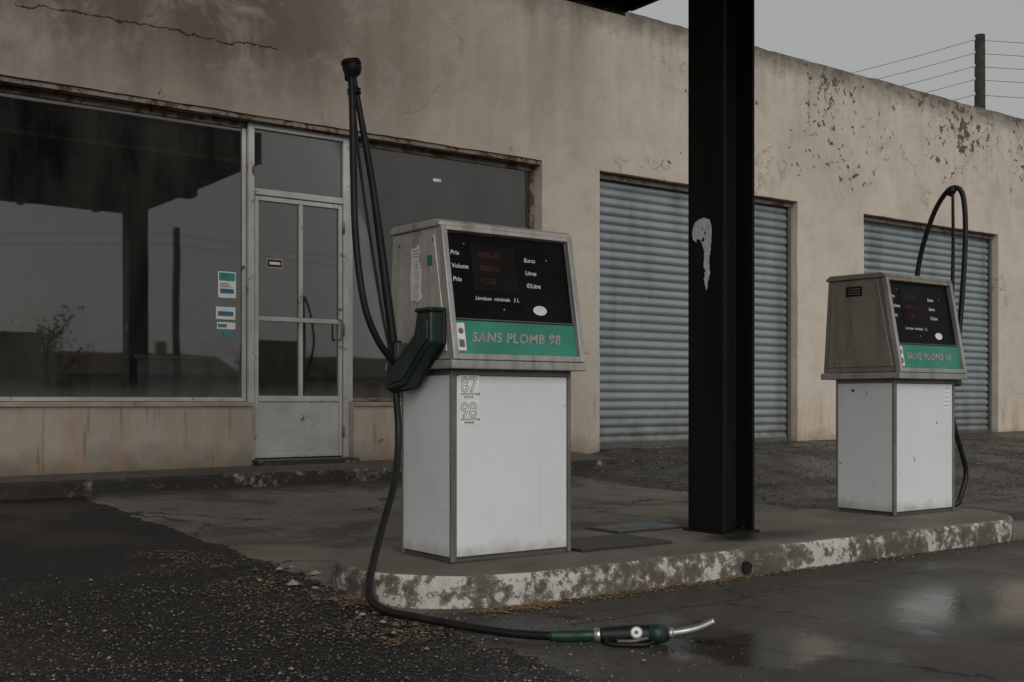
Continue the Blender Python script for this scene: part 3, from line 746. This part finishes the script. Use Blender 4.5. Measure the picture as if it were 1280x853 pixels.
wt('fuel_hose',[(2.712,4.63,1.0),(2.71,4.62,.90),(2.709,4.60,.735),(2.635,4.5,.53),(2.49,4.36,.335),(2.375,4.25,.175),(2.31,4.16,.075),(2.30,4.02,.034),(2.335,3.80,.030),(2.40,3.50,.030),(2.46,3.33,.030),(2.528,3.211,.034)],.0165,'rubber',p1,k=10)
a=Vector((2.528,3.211,.034)); d=Vector((2.97,2.84,.034))-a; d.z=0; ln=d.length; d.normalize(); s=Vector((-d.y,d.x,0)); up=Vector((0,0,1))
Q=lambda t,o=0,z=0:a+d*t*ln+s*o+up*z
wt('nozzle_swivel_sleeve',[Q(-.01),Q(.08,.002),Q(.18,.0,.002),Q(.27,0,.004)],[.019,.022,.021,.023,.020],'plastn',p1)
wt('nozzle_collar',[Q(.26,0,.005),Q(.31,0,.006)],.025,'chrome',p1,raw=True,seg=16)
wt('nozzle_body',[Q(.30,0,.006),Q(.40,0,.008),Q(.52,0,.010),Q(.62,0,.010),Q(.69,0,.012),Q(.72,0,.014)],[.027,.031,.035,.034,.030,.022],'rubber',p1,seg=16)
wt('nozzle_guard_cap',[Q(.60,0,.012),Q(.70,0,.014)],[.038,.032],'plastn',p1,raw=True,seg=16)
wt('nozzle_lever_guard',[Q(.33,-.02,0),Q(.36,-.065,-.012),Q(.50,-.078,-.012),Q(.60,-.06,-.010),Q(.63,-.02,0)],.008,'rubber',p1,seg=8)
wt('nozzle_trigger',[Q(.40,-.045,-.006),Q(.50,-.05,-.004),Q(.60,-.025,.004)],.007,'dtrim',p1,seg=8)
wt('nozzle_spout',[Q(.70,0,.014),Q(.80,0,.022),Q(.90,0,.036),Q(1.0,0,.062)],[.0145,.0135,.013,.0125],'chrome',p1)
wt('nozzle_spout_ring',[Q(.715,0,.015),Q(.75,0,.017)],[.021,.018],'chrome',p1,raw=True,seg=14)
gq=Q(.52,-.033,.022); un=(d).normalized(); vn=(up*.9+s*.4).normalized()
pc(disc('nozzle_gauge',gq,un,vn,.023,.023,M['dtrim'],p1,20,.006),p1)
w=un.cross(vn)
pc(disc('nozzle_gauge_face',gq+w*.0062,un,vn,.018,.018,M['gauge'],p1,20,.001),p1)
pc(disc('nozzle_gauge_mark',gq+w*.0075,un,vn,.007,.007,M['stkg'],p1,12,.001),p1)
wt('hose_mast',[(6.98,4.52,1.05),(7.04,4.52,1.4),(7.05,4.51,1.9),(7.03,4.50,2.30)],[.018,.016,.012,.010],'rubber',p2)
wt('hose_return_loop',[(6.96,4.60,1.1),(7.0,4.74,1.35),(7.05,4.80,1.65),(7.05,4.76,1.92),(7.04,4.66,2.17),(7.035,4.56,2.31),(7.04,4.48,2.34),(7.06,4.44,2.27),(7.07,4.43,2.05),(7.06,4.44,1.7),(7.03,4.46,1.3),(6.99,4.50,1.02)],.0175,'rubber',p2)
wt('mast_head',[(7.035,4.53,2.29),(7.035,4.51,2.325),(7.035,4.50,2.345)],[.022,.032,.026],'rubber',p2)
wt('fuel_hose',[(6.96,4.52,.98),(7.0,4.5,.85),(7.05,4.5,.70),(7.14,4.5,.52),(7.19,4.5,.38),(7.13,4.5,.24),(7.06,4.5,.172),(6.98,4.62,.170),(6.93,4.8,.170)],.0175,'rubber',p2)
b_=box('nozzle_boot',6.925,7.02,4.42,4.56,.98,1.25,M['plast'],p2,.015); pc(b_,p2)

# ---------------------------------------------------------------- gravel & leaves
def scatter(nm,count,fn,mats,wts,rmin,rmax,flat=.7):
    v=[];f=[];mi=[]
    for _ in range(count):
        p=fn()
        if not p: continue
        x,y,z=p; r=random.uniform(rmin,rmax)*(1 if random.random()<.93 else 1.8); k=random.choices(range(len(mats)),wts)[0]
        an=random.uniform(0,6.28); b=len(v)
        q=[(1,0,0),(.3,.9,0),(-.8,.5,0),(-.7,-.6,0),(.4,-.9,0),(0.1,0,.9),(0,.1,-.6)]
        for (a1,b1,c1_) in q:
            a1*=random.uniform(.7,1.2);b1*=random.uniform(.7,1.2)
            v.append((x+r*(a1*math.cos(an)-b1*math.sin(an)),y+r*(a1*math.sin(an)+b1*math.cos(an)),z+r*c1_*flat+r*.25))
        for i in range(5):
            f.append((b+i,b+(i+1)%5,b+5)); f.append((b+(i+1)%5,b+i,b+6)); mi+= [k,k]
    return mobj(nm,v,f,mats,mi=mi)
def gr1():
    x=random.uniform(.3,2.45); y=random.uniform(2.1,5.6)
    den=.62+.5*mnoise.noise(Vector((x*2.2,y*2.2,6)))+.25*(x>1.9)
    if y>5.1 and random.random()<.8: return None
    if random.random()>den*1.05: return None
    return (x,y,g(x,y))
scatter('gravel',30000,gr1,[M['st1'],M['st2'],M['st3']],[.56,.38,.06],.002,.0065)
def gr2():
    if random.random()<.5:
        x=random.uniform(2.2,3.0); y=random.gauss(3.2,.6)
    else:
        x=random.uniform(2.2,7.5); y=3.86-abs(random.gauss(0,.08))
    return (x,y,g(x,y)+.013)
scatter('gravel.001',1300,gr2,[M['st1'],M['st2'],M['st3']],[.4,.4,.2],.002,.006)
def gr3():
    x=random.uniform(6.6,16); y=random.uniform(5.2,9.2)
    return (x,y,g(x,y)+.004)
scatter('gravel.002',6000,gr3,[M['st1'],M['st2'],M['st3']],[.3,.4,.3],.004,.011)
def leaves(nm,count,fn,r0=.004,r1=.012):
    v=[];f=[];mi=[]
    for _ in range(count):
        p=fn()
        if not p: continue
        x,y,z=p; r=random.uniform(r0,r1); an=random.uniform(0,6.28); b=len(v)
        tilt=random.uniform(-.5,.5)
        for (a1,b1,c1_) in ((1.2,0,.3),(.1,.55,.05),(-1,.1,.25),(0,-.5,.1)):
            v.append((x+r*(a1*math.cos(an)-b1*math.sin(an)),y+r*(a1*math.sin(an)+b1*math.cos(an)),z+.003+r*abs(c1_+tilt*b1)))
        f+= [(b,b+1,b+2),(b,b+2,b+3)]; k=random.random()<.3; mi+=[int(k)]*2
    return mobj(nm,v,f,[M['leafdry'],M['leafd2']],mi=mi)
def lf():
    t=random.random()
    if t<.28:
        a=R(random.uniform(180,275)); rr=.58+abs(random.gauss(0,.07)); x=2.95+rr*math.cos(a); y=4.44+rr*math.sin(a)
    elif t<.48: x=random.uniform(2.6,4.3); y=3.86-abs(random.gauss(0,.05))
    elif t<.9:
        x=random.gauss(2.14,.17); y=random.uniform(3.5,6.1)
        if mnoise.noise(Vector((x*3,y*3,1)))<.0: return None
    else: x=random.uniform(4.3,7); y=3.86-abs(random.gauss(0,.03))
    if 2.40<x<7.1 and 3.87<y<5: return None
    return (x,y,g(x,y)+(.013 if x>2.3 else .008))
leaves('fallen_leaves',5600,lf)
def chunk():
    x=random.gauss(2.28,.10); y=random.uniform(3.6,5.3); return (x,y,g(x,y)+.006)
scatter('broken_concrete',70,chunk,[M['st1'],M['st2'],M['st3']],[.3,.5,.2],.008,.022,.6)

# ---------------------------------------------------------------- utility poles and surroundings
def pole(nm,x,y,h,wires):
    E=empty(nm,(x,y,0))
    tube('post',[(0,0,0),(0,0,h*.5),(0,0,h)],[.17,.15,.13],M['wood'],E,seg=14,raw=True)
    for i,(z,ends) in enumerate(wires):
        tube('insulator_%d'%i,[(-.17,.05,z-.03),(-.17,.05,z+.06)],.02,M['counter'],E,seg=8,raw=True)
        for j,(ex,ey,ez) in enumerate(ends):
            P=[]
            for k in range(13):
                t=k/12; P.append((-.17+(ex-x)*t,.05+(ey-y)*t,z+(ez-z)*t-1.0*4*t*(1-t)*.6))
            tube('wire_%d_%d'%(i,j),P,.007,M['wire'],E,seg=5,raw=True)
    return E
W_=[]
for z in (10.45,10.1,9.75,9.4,9.0):
    W_.append((z,[(20.5,32,z-.4),(50,0,z+.2)]))
pole('utility_pole',27.8,17,10.6,W_)
pole('utility_pole.001',16.2,-26,7.9,[(7.6,[(-20,-30,7.5),(50,-22,7.5)]),(7.2,[(-20,-30,7.1),(50,-22,7.1)])])
def house(nm,x,y,w,d,h,r):
    E=empty(nm,(x,y,0))
    box('walls',-w/2,w/2,-d/2,d/2,0,h,M['hwall'],E)
    prism('roof',[(-d/2-.4,h-.1),(0,h+r),(d/2+.4,h-.1)],-w/2-.4,w/2+.4,M['tile'],E)
    for i in range(3):
        q=-w/2+w*(i+.5)/3; box('window_%d'%i,q-.5,q+.5,d/2+.003,d/2+.05,1,2.2,M['display'],E)
    box('chimney',w*.2,w*.2+.6,-.3,.3,h+.4,h+r+.8,M['hwall'],E)
house('house',23,-56,13,8,2.7,1.4); house('house.001',46,-58,16,9,2.8,1.5)
def tree(nm,x,y,h,seed,dens=900):
    rnd=random.Random(seed); E=empty(nm,(x,y,0))
    tube('trunk',[(0,0,0),(.1,0,h*.25),(0,.1,h*.5),(.1,0,h*.9)],[.16,.12,.08,.02],M['bark'],E,seg=8,k=4)
    tips=[]
    for i in range(14):
        a=rnd.uniform(0,6.28); z=h*rnd.uniform(.25,.75); L=h*.33*rnd.uniform(.6,1.1)
        e=(L*math.cos(a),L*math.sin(a),z+L*rnd.uniform(.3,.9)); m_=(e[0]*.5,e[1]*.5,z+(e[2]-z)*.35)
        tube('limb_%d'%i,[(0,0,z),m_,e],[.05,.03,.01],M['bark'],E,seg=5,k=3); tips+=[e,m_]
    v=[];f=[]
    for i in range(dens):
        t=rnd.choice(tips); c=[t[k]+rnd.gauss(0,h*.055) for k in range(3)]; r=rnd.uniform(.04,.11); b=len(v)
        for _ in range(3): v.append(tuple(c[k]+rnd.uniform(-r,r) for k in range(3)))
        f.append((b,b+1,b+2))
    mobj('crown',v,f,M['foli'],E)
for i,(x,y,h) in enumerate(((9.7,-20,3.8),(-6,-24,6),(30,-50,4.5),(36,-52,4.2))): tree('tree' if i==0 else 'tree.%03d'%i,x,y,h,i)
rnd=random.Random(5); v=[];f=[]
for i in range(9000):
    x=rnd.uniform(-90,110); y=-66+rnd.gauss(0,2); hh=3.0+1.6*mnoise.noise(Vector((x*.07,0,0)))+1.2*mnoise.noise(Vector((x*.4,1,0)))
    z=rnd.uniform(0,1)**.7*hh; r=.45; b=len(v)
    for _ in range(3): v.append((x+rnd.uniform(-r,r),y+rnd.uniform(-r,r),z+rnd.uniform(-r,r)))
    f.append((b,b+1,b+2))
mobj('distant_hedgerow',v,f,M['foli'])

# ---------------------------------------------------------------- light
w=bpy.data.worlds.new('World'); S.world=w; w.use_nodes=True; nt=w.node_tree
bg=nt.nodes['Background']; sky=nt.nodes.new('ShaderNodeTexSky'); sky.sky_type='NISHITA'; sky.sun_disc=False
el,azx,azy=30,-.40,-1.0
sky.sun_elevation=R(el); sky.sun_rotation=math.atan2(azx,azy); sky.dust_density=4; sky.air_density=1.5
hs=nt.nodes.new('ShaderNodeHueSaturation'); hs.inputs['Saturation'].default_value=.12
nt.links.new(sky.outputs[0],hs.inputs['Color'])
mx=nt.nodes.new('ShaderNodeMix'); mx.data_type='RGBA'; mx.inputs[0].default_value=.85
nt.links.new(hs.outputs[0],mx.inputs[6]); mx.inputs[7].default_value=(3.5,3.52,3.5,1)
nt.links.new(mx.outputs[2],bg.inputs[0]); bg.inputs[1].default_value=.105
sl=bpy.data.lights.new('sun','SUN'); sl.energy=1.35; sl.angle=R(45); sl.color=(1,.98,.95)
so=bpy.data.objects.new('sun',sl); COL.objects.link(so)
hv=Vector((azx,azy,0)).normalized()*math.cos(R(el)); hv.z=math.sin(R(el))
so.rotation_euler=(-hv).to_track_quat('-Z','Y').to_euler(); so.location=(-5,-15,15)

cam=bpy.data.cameras.new('camera'); co=bpy.data.objects.new('camera',cam); COL.objects.link(co)
co.location=(0,0,.873); co.rotation_euler=(R(90),0,R(-36.2)); cam.lens=40; cam.sensor_width=36; cam.shift_y=.0598
cam.clip_end=2000; cam.clip_start=.05
S.camera=co
S.view_settings.view_transform='Standard'; S.view_settings.look='None'; S.view_settings.exposure=0
